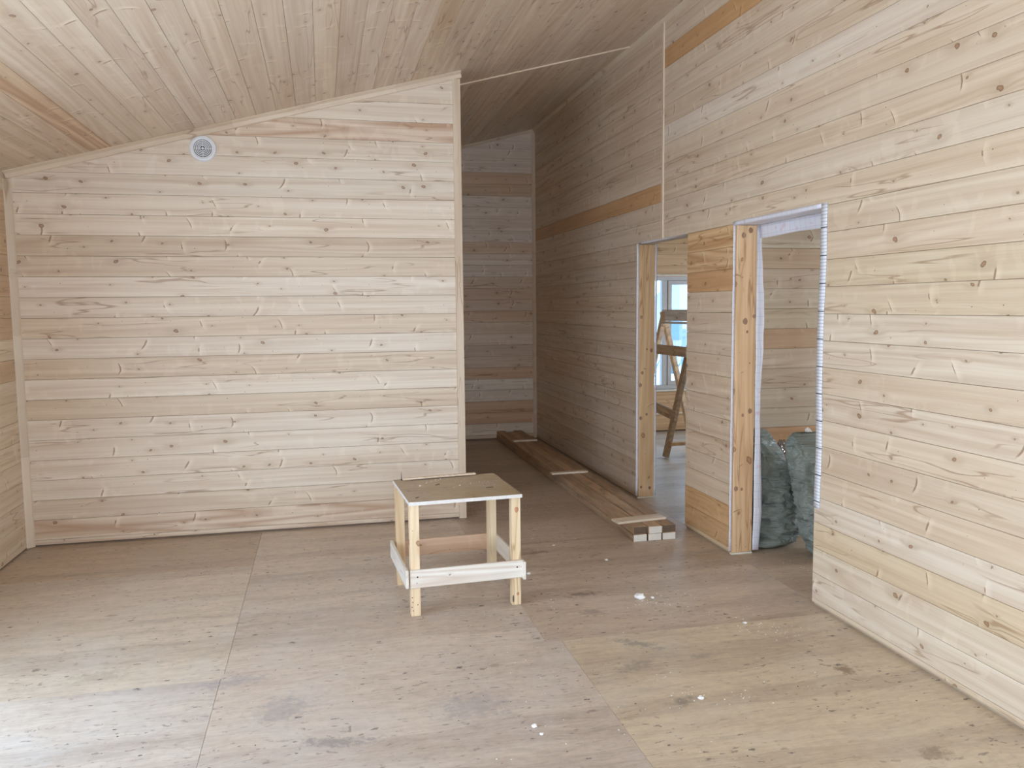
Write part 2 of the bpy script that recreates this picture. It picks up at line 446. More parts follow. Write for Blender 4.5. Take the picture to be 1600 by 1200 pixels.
# ------------------------------------------------------------------ floor
fl = box('floor', (-2.25, YN-.3, -.20), (XO+.2, YB+.2, -.0155), M['slab'])
tag(fl, 'raw plywood sheet subfloor of the whole unfinished wooden house', 'floor', kind='structure')
def sheet(x0, x1, y0, y1, col, dz=0.):
    g = .0006
    o = box('plywood_sheet', (-(x1-x0)/2+g, -(y1-y0)/2+g, -.015), ((x1-x0)/2-g, (y1-y0)/2-g, 0), M['plywood'], fl, .0006, col,
            Matrix.Translation(((x0+x1)/2, (y0+y1)/2, dz)))
    return o
SH = [
 (-1.98, -.46, 5.19, 6.71, (.90, .84, .77)), (-1.98, -.46, 3.59, 5.19, (1.06, 1.06, 1.04)), (-1.98, -.47, 2.07, 3.59, (1.03, 1.06, 1.11)), (-1.98, -.47, .55, 2.07, (1, 1, 1)),  # near-left sheets carry the left window's cool glow in their tint
 (-1.98, -.47, -1.3, .55, (1, 1, 1)),
 (-.46, .93, 5.20, 6.71, (1.02, 1.01, .99)), (-.46, .985, 3.64, 5.20, (1.01, 1.0, 1.01)), (-.47, 1.06, 2.10, 3.64, (1.02, 1.01, 1.03)), (-.47, 1.06, .58, 2.10, (.96, .96, .98)), (-.47, 1.06, -1.3, .58, (1, 1, 1)),
 (.985, 2.50, 3.62, 5.20, (.95, .89, .83)), (.93, 2.50, 5.20, 6.74, (.92, .85, .79)), (1.06, 2.50, 2.10, 3.62, (1.06, 1.03, .92)), (1.06, 2.50, .58, 2.10, (1.02, .98, .86)), (1.06, 2.5, -1.3, .58, (1, 1, 1)),
 (.93, 2.50, 6.74, 8.26, (.86, .80, .74)), (.93, 2.50, 8.26, 9.6, (.86, .80, .74)),
 (2.50, 4.02, 3.1, 4.40, (.90, .82, .72)), (2.50, 4.02, 4.40, 5.92, (.90, .84, .76)), (2.50, 4.02, 5.92, 7.44, (.95, .93, .92)), (2.50, 4.02, 7.44, 9.6, (.98, .97, .97)),
 (4.02, 5.6, 3.1, 4.9, (.9, .84, .76)), (4.02, 5.6, 4.9, 6.6, (.93, .92, .9)), (4.02, 5.6, 6.6, 8.1, (.95, .94, .92)), (4.02, 5.6, 8.1, 9.6, (.95, .94, .92)),
 (-1.98, -.46, 6.71, 9.6, (.9, .9, .9)), (-.46, .93, 6.71, 9.6, (.9, .9, .9))]
for x0, x1, y0, y1, c in SH: sheet(x0, x1, y0, y1, (*c, 0), random.uniform(-.0004, .0004))

# ------------------------------------------------------------------ ceiling
u = Vector((1, 0, CB)).normalized(); nrm = Vector((-CB, 0, 1)).normalized()
ce = prism('ceiling', [(-2.25, ceil(-2.25)+.018), (XO+.2, ceil(XO+.2)+.018), (XO+.2, ceil(XO+.2)+.20), (-2.25, ceil(-2.25)+.20)], YN-.35, YB+.25, M['backing'])
tag(ce, 'sloping board ceiling rising to the right over the room and corridor', 'ceiling', kind='structure')
rc = random.Random(3)
WC = WP*math.cos(math.atan(CB))
k0 = int(math.floor((XL-.0035)/WC)); k1 = int(math.ceil((XR+.01-.0035)/WC))
CT = {-11: (.92, .80, .68, .95), -4: (.95, .91, .86, .1), 0: (.96, .92, .86, 0.), 5: (.86, .78, .68, .3)}
for k in range(k0, k1):
    x = .0035+WC*k
    o0 = Vector((x, 0, ceil(x)))
    W = WP-GAP*.8
    if k == k1-1: W = (XR+.012-x)/math.cos(math.atan(CB))
    for (ya, yb) in ((YN, 6.375), (6.375, YB)):
        c = CT.get(k) if ya == YN else None
        c = c or tint((.94, .905, .87) if rc.random() < .7 else (.89, .835, .78), .05, rnd=rc)
        if yb == YB and x < XE-.3: continue
        o = Vector((x, ya, ceil(x)))
        # local x -> -Y so that local y (into) = Z x X points up
        mw = Matrix((Vector((0, -1, 0)), nrm, u)).transposed().to_4x4()
        mw.translation = Vector((x, yb, ceil(x)))
        link('plank', plank_mesh(yb-ya, W), M['pine'], ce, mw, c)

# ------------------------------------------------------------------ walls
def clad(parent, origin_fn, X, rows, z0, wp, segs, zmin=.012, tints=None, top=None, seed=1, amb=BEIGE, zmax=None):
    """rows of boards; segs(k, za, zb) -> list of (s0, s1); top=(a,b) clips z<=a+b*s"""
    r = random.Random(seed)
    for k in range(-1, rows):
        za, zb = z0+k*wp, z0+(k+1)*wp
        za = max(za, zmin)
        if zmax: zb = min(zb, zmax)
        if zb-za < .01: continue
        for (s0, s1, tag_) in segs(k, za, zb):
            pool = (amb, amb, WHITE, TANT)
            c = tint(r.choice(pool), .04, rnd=r)
            if tints and (k, tag_) in tints:
                c = tints[(k, tag_)]
            pts = [(s0, za), (s1, za), (s1, zb-GAP), (s0, zb-GAP)]
            if top:
                cl = clip_poly(pts, *top)
                if len(cl) < 3: continue
                if min(zb, top[0]+top[1]*s0, top[0]+top[1]*s1) < zb or len(cl) != 4:
                    base = min(p[0] for p in cl)
                    cl = [(p[0]-base, p[1]-za) for p in cl]
                    prism('plank', cl, 0.0005, TH, M['pine'], parent, frame(origin_fn(base, za), X, (0, 0, 1)), c)
                    continue
            link('plank', plank_mesh(s1-s0, zb-GAP-za), M['pine'], parent, frame(origin_fn(s0, za), X, (0, 0, 1)), c)

# left wall: x = XL, faces +X. window opening y 1.5..4.6
LW = (.55, 3.75, .06, 2.0)
wl = boxes('wall_left', [((XL-.18, YN-.15, -.015), (XL-IN, LW[0], ceil(XL)+.01)), ((XL-.18, LW[1], -.015), (XL-IN, YP+.3, ceil(XL)+.01)),
                         ((XL-.18, LW[0], -.015), (XL-IN, LW[1], LW[2])), ((XL-.18, LW[0], LW[3]), (XL-IN, LW[1], ceil(XL)+.01))], M['backing'])
tag(wl, 'narrow strip of board wall at the left edge with a corner trim', 'wall', kind='structure')
LT = {(k, 0): tint({12: PINK, 11: PINK, 10: PINK, 14: (.9, .76, .6), 13: PINK, 8: PINK, 16: PINK, 15: PINK}.get(k, BEIGE), .03) for k in range(-1, 19)}
def segL(k, za, zb):
    if zb > LW[2] and za < LW[3]-.01: return [(YN, LW[0], 1), (LW[1], YP, 0)]
    return [(YN, YP, 0)]
clad(wl, lambda s, z: Vector((XL, s, z)), (0, 1, 0), 18, .05, WP, segL, tints=LT, seed=5, zmax=ceil(XL))

# partition: faces -Y
wp_ = prism('wall_partition', [(-2.14, -.015), (XE-.001, -.015), (XE-.001, ceil(XE)+.012), (-2.14, ceil(-2.14)+.012)], YP+IN, YP+.13, M['backing'])
tag(wp_, 'big pale board-clad partition wall facing the camera on the left', 'wall', kind='structure')
PT = {-1: (1., .96, .92, .6), 20: (1.04, .98, .94, 1.0), 14: (*TANT, .35), 13: (.97, .92, .86, .1), 8: (.98, .93, .86, .2), 6: (.97, .92, .85, .1), 0: (1.03, .99, .95, .9), 1: (1.0, .97, .94, .1), 17: (1.05, 1.06, 1.08, .05), 19: (1.04, 1.04, 1.05, .1), 10: (1.0, .95, .89, .1)}
rp = random.Random(11)
PTT = {(k, 0): (PT[k] if k in PT else tint(WHITE, .025, a=.05, rnd=rp)) for k in range(-1, 26)}
clad(wp_, lambda s, z: Vector((s, YP, z)), (1, 0, 0), 25, .0457, WP, lambda k, a, b: [(XL, XE-.002, 0)], zmin=.014, tints=PTT, top=(CA, CB))

# right wall: faces -X ; local x -> -Y
def sR(s, z): return Vector((XR, -s, z))
wr_boxes = []
x0, x1 = XR+IN, XR+.150
zt = ceil(x0)+.012
yj = 5.752
wr = boxes('wall_right', [((x0, YN-.15, -.015), (x1, D1[0], zt)), ((x0, D1[0], DT), (x1, D1[1], zt)), ((x0, D1[1], -.015), (x1, D2[0], zt)),
                          ((x0, D2[0], DT), (x1, D2[1], zt)), ((x0, D2[1], -.015), (x1, YB+.14, zt))], M['slab'])
tag(wr, 'long board-clad wall along the right side with two rough doorways', 'wall', kind='structure')
def segR(k, za, zb):
    if za >= DT-.01:
        return [(-yj, -YN, 'r'), (-YB, -yj-.002, 'l')]
    return [(-D1[0], -YN, 'r'), (-D2[0], -D1[1], 'm'), (-YB, -D2[1], 'l')]
RT = {}
rr = random.Random(21)
for k in range(-1, 28):
    RT[(k, 'r')] = tint((.965, .915, .845) if rr.random() < .6 else (.985, .95, .905), .028, rnd=rr)
    RT[(k, 'l')] = tint((.97, .91, .85), .04, rnd=rr)
    RT[(k, 'm')] = tint((.95, .88, .80), .03, rnd=rr)
RT.update({(24, 'r'): (*ORANGE, .1), (17, 'l'): (*ORANGE, .05), (2, 'r'): (.97, .90, .77, .0), (11, 'r'): (.97, .92, .82, .1), (12, 'r'): (.96, .91, .80, .2),
           (9, 'r'): (1.02, 1., .97, .25), (10, 'r'): (1.02, 1., .97, .2), (7, 'r'): (1.01, .98, .94, .3), (0, 'r'): (1.05, 1.05, 1.05, .2), (3, 'r'): (1.05, 1.04, 1.04, .1),
           (1, 'r'): (1.02, 1., .95, .3), (6, 'r'): (.99, .94, .86, .15), (14, 'r'): (1.0, .97, .9, .3), (20, 'r'): (1.05, 1.05, 1.07, .0), (15, 'r'): (.99, .94, .86, .12),
           (0, 'm'): (.92, .70, .46, .2), (1, 'm'): (.92, .69, .44, .1), (2, 'm'): (1, .94, .85, .1), (12, 'm'): (.88, .62, .40, .2), (13, 'm'): (1.02, .84, .60, 1.0), (14, 'm'): (1.02, .82, .56, .9), (-1, 'm'): (1.02, .92, .75, 0)})
clad(wr, sR, (0, -1, 0), 27, .0413, WP, segR, zmin=.016, tints=RT, zmax=ceil(XR))

# back wall (corridor end) and the window wall of the side room share one plane
WX0, WX1, WZ0, WZ1 = 3.62, 5.10, .53, 1.93
def wallx(name, x0, x1, y0, y1, holes=(), mat=None):
    """wall along x with sloped top; hole = (xa, xb, za, zb)"""
    bm = bmesh.new()
    def seg(a, b, za, zb=None):
        t0, t1 = (ceil(a)+.012, ceil(b)+.012) if zb is None else (zb, zb)
        P = [(a, za), (b, za), (b, t1), (a, t0)]
        A = [bm.verts.new((x, y0, z)) for x, z in P]; B = [bm.verts.new((x, y1, z)) for x, z in P]
        bm.faces.new(A); bm.faces.new(B[::-1])
        for i in range(4): bm.faces.new((A[i], B[i], B[(i+1) % 4], A[(i+1) % 4]))
    c = x0
    for (xa, xb, za, zb) in holes:
        seg(c, xa, -.015); seg(xa, xb, -.015, za); seg(xa, xb, zb); c = xb
    seg(c, x1, -.015)
    return link(name, to_mesh(bm, name), mat or M['backing'])
wb = wallx('wall_back', -2.14, XO+.16, YB+IN, YB+.18, [(WX0, WX1, WZ0, WZ1)])
tag(wb, 'dim board-clad end wall seen down the corridor and through the far doorway', 'wall', kind='structure')
BT = {}
rb = random.Random(31)
for k in range(-1, 30):
    BT[(k, 0)] = tint((1.0, .98, .98), .035, rnd=rb)
    BT[(k, 1)] = tint((.98, .74, .49), .06, rnd=rb); BT[(k, 2)] = tint((.98, .74, .49), .05, rnd=rb)
for k, c in {22: (.86, .70, .58), 21: PINK, 16: (.90, .76, .64), 13: (.86, .74, .64), 12: (.80, .64, .52), 11: (.84, .72, .62), 10: (.84, .66, .52), 9: (.9, .8, .7), 8: (.92, .84, .76), 7: (.82, .72, .64), 6: (.86, .76, .66),
             5: (.84, .62, .47), 4: (1, 1, .98), 3: (.96, .94, .92), 2: (.82, .62, .46), 1: (.84, .60, .44), 0: (.98, .94, .88), -1: (.9, .8, .68)}.items():
    BT[(k, 0)] = (*c, .1)
def segB(k, za, zb):
    L = [(XE, XR, 0)]
    if zb > WZ0+.01 and za < WZ1-.01: L += [(XR+.15, WX0, 1), (WX1, XO, 2)]
    else: L += [(XR+.15, XO, 1)]
    return L
link('plank', plank_mesh(WX1-WX0, WZ0-.463), M['pine'], wb, frame((WX0, YB, .462), (1, 0, 0), (0, 0, 1)), (.98, .74, .49, .1))
box('apron_ledge', (XR+.16, YB-.02, .222), (XO, YB, .240), M['sill'], wb, .002)
clad(wb, lambda s, z: Vector((s, YB, z)), (1, 0, 0), 32, .062, .133, segB, zmin=.02, tints=BT, top=(CA, CB))

# corridor left wall (behind the partition end), plain boards too
wc = box('wall_corridor', (XE-.13, YP+.13, -.015), (XE-IN, YB+IN, ceil(XE-.13)+.01), M['backing'])
tag(wc, 'corridor side wall behind the end of the pale partition', 'wall', kind='structure')
clad(wc, lambda s, z: Vector((XE, s, z)), (0, 1, 0), 25, .05, WP, lambda k, a, b: [(YP+.005, YB, 0)], seed=44, zmax=ceil(XE)-.004)

# store room (sacks) and side room shell
ws = wallx('wall_store', XR+.15, XO, 5.05+IN, 5.19, mat=M['slab'])
tag(ws, 'board wall behind the two sacks, seen through the near doorway', 'wall', kind='structure')
ST = {}
r5 = random.Random(51)
for k in range(-1, 34):
    ST[(k, 0)] = tint((.93, .95, .92), .05, rnd=r5)
ST.update({(9, 0): (*PINK, .1), (8, 0): (.98, .98, .95, .3), (13, 0): (.94, .86, .76, .1), (12, 0): (.93, .90, .86, .1), (4, 0): (.90, .66, .48, .1), (3, 0): (.88, .62, .42, .1), (10, 0): (.92, .93, .84, .05)})
clad(ws, lambda s, z: Vector((s, 5.05, z)), (1, 0, 0), 33, .05+.01, WP, lambda k, a, b: [(XR+.15, XO, 0)], tints=ST, top=(CA, CB))
wf = wallx('wall_store_front', XR+.15, XO, 2.98, 3.10, mat=M['slab'])
tag(wf, 'hidden near wall of the store room', 'wall', kind='structure')
wo = boxes('wall_outer', [((XO, 2.9, -.015), (XO+.12, 3.4, ceil(XO)+.01)), ((XO, 4.6, -.015), (XO+.12, 6.8, ceil(XO)+.01)), ((XO, 8.4, -.015), (XO+.12, YB+.2, ceil(XO)+.01)),
                          ((XO, 3.4, -.015), (XO+.12, 4.6, .9)), ((XO, 3.4, 1.9), (XO+.12, 4.6, ceil(XO)+.01)),
                          ((XO, 6.8, -.015), (XO+.12, 8.4, .7)), ((XO, 6.8, 2.1), (XO+.12, 8.4, ceil(XO)+.01))], M['slab'])  # both openings added for the room lights outside them
tag(wo, 'outer wall of the side rooms with two unseen openings added to let light in', 'wall', kind='structure')

# rear wall behind the camera with a wide window
wq = wallx('wall_rear', -2.14, XR+.15, YN-.15, YN-IN, [(-.35, 2.25, .15, 2.05)], M['slab'])
tag(wq, 'wall behind the camera with a wide window', 'wall', kind='structure')

def window(name, label, ox, oz, wth, hgt, mulls, axis, pos, mat=M['pvc'], depth=.07):
    """frame in a wall: axis 'x' spans along x at y=pos, 'y' spans along y at x=pos"""
    root = empty(name)
    def bx(nm, s0, s1, z0, z1, d0, d1, mt, p):
        a, b = ((s0, pos+d0, z0), (s1, pos+d1, z1)) if axis == 'x' else ((pos+d0, s0, z0), (pos+d1, s1, z1))
        return box(nm, a, b, mt, p, .003)
    f = .055
    bx('frame_rail', ox, ox+wth, oz, oz+f, 0, depth, mat, root); bx('frame_rail', ox, ox+wth, oz+hgt-f, oz+hgt, 0, depth, mat, root)
    bx('frame_stile', ox, ox+f, oz+f, oz+hgt-f, 0, depth, mat, root); bx('frame_stile', ox+wth-f, ox+wth, oz+f, oz+hgt-f, 0, depth, mat, root)
    edges = [ox+f] + [v for m_ in mulls for v in (m_-.035, m_+.035)] + [ox+wth-f]
    for m_ in mulls: bx('mullion', m_-.035, m_+.035, oz+f, oz+hgt-f, .0, depth, mat, root)
    for i in range(0, len(edges), 2):
        a, b = edges[i], edges[i+1]
        sg = .05 if i else .0
        if sg:
            bx('sash_rail', a, b, oz+f, oz+f+sg, -.012, depth-.02, mat, root); bx('sash_rail', a, b, oz+hgt-f-sg, oz+hgt-f, -.012, depth-.02, mat, root)
            bx('sash_stile', a, a+sg, oz+f+sg, oz+hgt-f-sg, -.012, depth-.02, mat, root); bx('sash_stile', b-sg, b, oz+f+sg, oz+hgt-f-sg, -.012, depth-.02, mat, root)
        bx('pane', a+sg, b-sg, oz+f+sg, oz+hgt-f-sg, depth*.5, depth*.5+.006, M['glass'], root)
    tag(root, label, 'window', kind='structure')
    return root
w1 = window('window_1', 'white framed window of the side room seen through the far doorway', WX0+.005, WZ0, WX1-WX0-.01, WZ1-WZ0, [4.135], 'x', YB+.03)
box('window_sill', (WX0-.05, YB-.035, WZ0-.022), (WX1+.05, YB+.03, WZ0), M['sill'], w1, .003)
box('head_trim', (WX0-.05, YB-.012, WZ1), (WX1+.05, YB, WZ1+.02), M['sill'], w1, .002)
window('window_2', 'large window in the left wall outside the frame', LW[0], LW[2], LW[1]-LW[0], LW[3]-LW[2], [1.6, 2.7], 'y', XL-.13)
window('window_3', 'wide window behind the camera', -.35, .15, 2.6, 1.9, [.5, 1.4], 'x', YN-.13)

# ------------------------------------------------------------------ trims
ntrim = [0]
def trim(label, parts, tints=(1.0, .98, .95)):
    ntrim[0] += 1
    name = 'trim_%d' % ntrim[0]
    obs = []
    if len(parts) == 1:
        o = parts[0](name, None); obs = [o]
        o.color = (*tints, .1)
        tag(o, label, 'trim', kind='structure'); return o
    root = empty(name); tag(root, label, 'trim', kind='structure')
    for i, p in enumerate(parts):
        o = p('batten', root); k = 1+random.uniform(-.07, .05); o.color = (tints[0]*k, tints[1]*k, tints[2]*k, random.random()*.3)
    return root
def bar(pts2, axis_o, X, Y, Zdir, L):
    """cross-section pts2 in (X,Y), extruded L along Zdir from axis_o; local x runs along the length"""
    def f(name, parent):
        bm = bmesh.new()
        A = [bm.verts.new((0, a, b)) for a, b in pts2]; B = [bm.verts.new((L, a, b)) for a, b in pts2]; n = len(pts2)
        bm.faces.new(A); bm.faces.new(B[::-1])
        for i in range(n): bm.faces.new((A[i], B[i], B[(i+1) % n], A[(i+1) % n]))
        mw = Matrix((Vector(Zdir), Vector(X), Vector(Y))).transposed().to_4x4(); mw.translation = Vector(axis_o)
        return link(name, to_mesh(bm, name), M['trim'], parent, mw)
    return f
# cornice on the partition, lengths joined; cross-section leg down the wall and leg along the ceiling
dn = -nrm
cor = [(0, 0), (.045, 0), (.045, .006), (.02, .018), (.010, .042), (0, .046)]
parts = []
xs = [XL, -1.3, -.55, .02, .55, XE+.008]
for a, b in zip(xs, xs[1:]):
    parts.append(bar(cor, Vector((a, YP, ceil(a)-.0005)), (0, -1, 0), dn, u, (b-a)*math.sqrt(1+CB*CB)-.001))
trim('pale cornice moulding sloping up along the top of the pale partition', parts, (.97, .92, .86))
trim('narrow vertical corner batten between the left edge wall and the pale partition', [
    bar([(0, 0), (.040, 0), (.034, .010), (.010, .034), (0, .040)], (XL, YP, a), (1, 0, 0), (0, -1, 0), (0, 0, 1), b-a-.001) for a, b in ((.004, .62), (.62, 1.42), (1.42, ceil(XL)-.045))])
# end trim of the partition (faces camera + returns)
trim('vertical edge board capping the free end of the pale partition', [
    bar([(-.048, -.010), (.006, -.010), (.006, .0), (-.048, .0)], (XE, YP, .004), (1, 0, 0), (0, 1, 0), (0, 0, 1), ceil(XE)-.055),
    bar([(0.001, 0), (.009, 0), (.009, .13), (.001, .13)], (XE-.001, YP, .004), (1, 0, 0), (0, 1, 0), (0, 0, 1), ceil(XE)-.01)], (.99, .93, .86))
trim('thin vertical batten over the board joint above the far doorway', [
    bar([(-.016, 0), (.016, 0), (.013, -.009), (-.013, -.009)], (XR, yj, DT+.004), (0, 1, 0), (1, 0, 0), (0, 0, 1), ceil(XR)-DT-.03)], (1.0, .93, .86))
L_ = (XR-XE)*math.sqrt(1+CB*CB)
trim('thin pale batten crossing the corridor ceiling over a board joint', [
    bar([(-.012, 0), (.012, 0), (.010, .009), (-.010, .009)], (XE+.01, 6.375, ceil(XE+.01)-.0005), (0, 1, 0), dn, u, L_-.03)], (1.05, .98, .9))
trim('cornice batten running along the top of the right wall', [
    bar([(0, 0), (-.032, 0), (-.028, -.010), (-.008, -.026), (0, -.03)], (XR, a, ceil(XR)-.001), (1, 0, 0), (0, 0, 1), (0, 1, 0), b-a-.001) for a, b in ((YN, 2.2), (2.2, 5.5), (5.5, 7.9), (7.9, YB))], (.96, .91, .84))
trim('vertical corner batten where the corridor end wall meets the right wall', [
    bar([(0, 0), (-.034, 0), (-.028, -.010), (-.010, -.028), (0, -.034)], (XR, YB, .004), (1, 0, 0), (0, 1, 0), (0, 0, 1), ceil(XR)-.06)], (.97, .9, .84))
trim('sloping cornice batten on top of the corridor end wall', [
    bar([(0, 0), (.03, 0), (.026, .01), (.01, .026), (0, .03)], Vector((XE, YB, ceil(XE)-.0005)), (0, -1, 0), dn, u, L_-.03)], (.96, .9, .83))

# ------------------------------------------------------------------ door openings
def door(name, label, d, mats=True):
    root = empty(name, (XR, d[1], 0)); tag(root, label, 'doorway', kind='structure')
    inv = Matrix.Translation((-XR, -d[1], 0))
    def bx(nm, a, b, mt, bev=0, col=None):
        o = box(nm, (0, 0, 0), tuple(b[i]-a[i] for i in range(3)), mt, root, bev, col, inv @ Matrix.Translation(a))
        return o
    return root, bx
M['knotwood'] = wood('knot_heartwood', (.30, .155, .085), (.19, .09, .05), knots=0., curl=0., rough=.5)
def knot(parent, p, r, asp=1.25, up='wide'):
    """a slightly proud round knot; parent's local y is the face normal, x the length"""
    bm = bmesh.new()
    R_ = [(1., .0002), (.86, -.0006), (.62, -.0003), (.30, -.0007)]
    rings = []
    for q, y in R_:
        rings.append([bm.verts.new((asp*r*q*math.cos(a)*(1+.10*math.sin(3*a+r*900)), y, r*q*math.sin(a))) for a in [2*math.pi*i/18 for i in range(18)]])
    c = bm.verts.new((0, -.0008, 0))
    for A_, B_ in zip(rings, rings[1:]):
        for i in range(18): bm.faces.new((A_[i], B_[i], B_[(i+1) % 18], A_[(i+1) % 18]))
    for i in range(18): bm.faces.new((rings[-1][i], c, rings[-1][(i+1) % 18]))
    return link('knot', to_mesh(bm, 'knot', True), M['knotwood'], parent, Matrix.Translation(p), (1, 1, 1, .6))
r1, bx = door('door_1', 'near rough doorway with an unplaned jamb post and white membrane', D1)
def post(name, root, d, col):
    # jamb post lining the far side of an opening; length runs up
    bm = bmesh.new(); bm_box(bm, (0, 0, -.066), (DT-.02, .022, .066)); bmesh.ops.bevel(bm, geom=bm.edges[:], offset=.002, segments=1, affect='EDGES')
    mw = Matrix((Vector((0, 0, 1)), Vector((0, 1, 0)), Vector((-1, 0, 0)))).transposed().to_4x4()
    mw.translation = Vector((XR+.012+.070-XR, -.022, .012))
    return link('jamb_post', to_mesh(bm, 'jamb_post'), M['post'], root, mw, col)
pp = post('p', r1, D1, (1.08, 1.0, .92, .45))
for z, w_, r in ((2.015, -.022, .015), (1.985, .024, .015), (1.46, .006, .017), (1.395, -.010, .008), (1.49, -.055, .011), (.90, -.038, .014), (.875, .012, .009), (.41, .050, .014), (.405, .010, .009), (1.73, .03, .005), (1.2, -.03, .005)):
    knot(pp, (z, 0, w_), r)
bx('foot_strip', (XR+.006, D1[1]-.026, .0), (XR+.150, D1[1]-.001, .011), M['sill'], .001)
def fabric(name, root, P, nu, nv, amp, th=.0012, seed=0, mat=None):
    """P(u,v)->(point, normal) world; thin wavy cloth"""
    bm = bmesh.new(); base = root.matrix_local.translation if False else Vector(root.location)
    G = []
    for s in (0, 1):
        g = []
        for i in range(nu+1):
            row = []
            for j in range(nv+1):
                p, n = P(i/nu, j/nv); p = Vector(p); n = Vector(n)
                a = amp*(mnoise.noise(p*9+Vector((seed, 0, 0))))
                row.append(bm.verts.new(p+n*(a+s*th)-base))
            g.append(row)
        G.append(g)
    for s in (0, 1):
        for i in range(nu):
            for j in range(nv):
                q = [G[s][i][j], G[s][i+1][j], G[s][i+1][j+1], G[s][i][j+1]]
                bm.faces.new(q if s else q[::-1])
    for i in range(nu):
        for j in (0, nv): bm.faces.new([G[0][i][j], G[0][i+1][j], G[1][i+1][j], G[1][i][j]])
    for j in range(nv):
        for i in (0, nu): bm.faces.new([G[0][i][j], G[0][i][j+1], G[1][i][j+1], G[1][i][j]])
    return link(name, to_mesh(bm, name, True), mat or M['membrane'], root)
# soffit cloth, hanging flap inside, strip beside the post, dashed edge at the near jamb
fabric('membrane_sheet', r1, lambda a, b: ((XR+.002+b*.150, D1[0]+a*(D1[1]-D1[0]-.002), DT-.006), (0, 0, 1)), 20, 4, .003, seed=1)
fabric('membrane_sheet', r1, lambda a, b: ((XR+.160+.006*b, D1[0]+a*(D1[1]-D1[0]-.02), DT-.004-b*(.080+.003*math.sin(a*9))), (1, 0, 0)), 24, 4, .006, seed=2)
fabric('membrane_strip', r1, lambda a, b: ((XR+.150+b*(.042+.012*math.sin(a*11)), D1[1]-.026-.01*math.sin(a*5)-b*.004, .02+a*(DT-.03)), (0, 1, 0)), 40, 3, .008, seed=3)
fabric('membrane_strip', r1, lambda a, b: ((XR-.0025, D1[0]-.052*(1-b)+.003-.006*math.sin(a*9), .52+a*(DT-.52+.012)), (-1, 0, 0)), 40, 2, .002, seed=4, mat=M['membrane_edge'])
fabric('membrane_strip', r1, lambda a, b: ((XR-.002+b*.016, D1[1]-.0035, .02+a*(DT-.02)), (0, -1, 0)), 40, 2, .003, seed=5)
fabric('membrane_strip', r1, lambda a, b: ((XR-.003, D1[0]+a*(D1[1]-D1[0]), DT-.008+b*.022), (-1, 0, 0)), 20, 2, .002, seed=6)
r2, bx2 = door('door_2', 'far rough doorway with a jamb post opening on the side room', D2)
pp = post('p', r2, D2, (1.0, .93, .84, .4))
for z, w_, r in ((1.47, .050, .012), (1.20, -.040, .014), (1.21, .0, .008), (.92, .055, .014), (.65, .05, .013), (.68, .0, .010), (.08, .045, .010), (.07, -.03, .012), (1.02, .04, .012)):
    knot(pp, (z, 0, w_), r)
bx2('foot_strip', (XR+.006, D2[1]-.026, .0), (XR+.150, D2[1]-.001, .011), M['sill'], .001)
fabric('membrane_strip', r2, lambda a, b: ((XR-.002+b*.018, D2[1]-.0035, .02+a*(DT-.02)), (0, -1, 0)), 30, 2, .003, seed=8)
fabric('membrane_strip', r2, lambda a, b: ((XR+.148+b*.014, D2[1]-.027, .02+a*(DT-.02)), (0, -1, 0)), 30, 2, .003, seed=9)
fabric('membrane_strip', r2, lambda a, b: ((XR-.003, D2[0]+.02+a*.85, DT-.010+b*.018*a), (-1, 0, 0)), 16, 2, .002, seed=10)

# ------------------------------------------------------------------ vent
def ring(bm, r0, r1, y0, y1, n=40):
    V = []
    for i in range(n):
        a = 2*math.pi*i/n; c, s = math.cos(a), math.sin(a)
        V.append([bm.verts.new((c*r, y, s*r)) for r, y in ((r0, y0), (r1, y0), (r1, y1), (r0, y1))])
    for i in range(n):
        p, q = V[i], V[(i+1) % n]
        for j in range(4): bm.faces.new((p[j], q[j], q[(j+1) % 4], p[(j+1) % 4]))
def cone_ring(bm, prof, n=40):
    V = []
    for i in range(n):
        a = 2*math.pi*i/n; c, s = math.cos(a), math.sin(a)
        V.append([bm.verts.new((c*r, y, s*r)) for r, y in prof])
    k = len(prof)
    for i in range(n):
        p, q = V[i], V[(i+1) % n]
        for j in range(k): bm.faces.new((p[j], q[j], q[(j+1) % k], p[(j+1) % k]))
vent = empty('ventilation_grille', (-.744, YP-.0005, 2.653))
tag(vent, 'round white ceiling-high ventilation grille with concentric rings on the pale partition', 'vent')
bm = bmesh.new(); cone_ring(bm, [(.064, -.001), (.064, -.016), (.070, -.020), (.082, -.014), (.087, -.001)], 48)
link('rim', to_mesh(bm, 'rim', False), M['white_plastic'], vent)
bm = bmesh.new(); bmesh.ops.create_cone(bm, cap_ends=True, segments=40, radius1=.063, radius2=.063, depth=.002, matrix=Matrix.Translation((0, -.002, 0)) @ Matrix.Rotation(HP, 4, 'X'))
link('duct_back', to_mesh(bm, 'duct_back'), M['dark_void'], vent)
for i in range(5):
    r = .0155+i*.0105
    bm = bmesh.new(); cone_ring(bm, [(r, -.015), (r+.0048, -.0185), (r+.0066, -.017), (r+.0030, -.013)], 40)
    link('ring', to_mesh(bm, 'ring'), M['white_plastic'], vent)
bm = bmesh.new(); bmesh.ops.create_uvsphere(bm, u_segments=16, v_segments=8, radius=.009, matrix=Matrix.Translation((0, -.014, 0)))
link('knob', to_mesh(bm, 'knob', True), M['white_plastic'], vent)
for a in (0, HP):
    bm = bmesh.new(); bm_box(bm, (-.064, -.011, -.0015), (.064, -.009, .0015)); 
    link('spoke', to_mesh(bm, 'spoke'), M['white_plastic'], vent, Matrix.Rotation(a, 4, 'Y'))

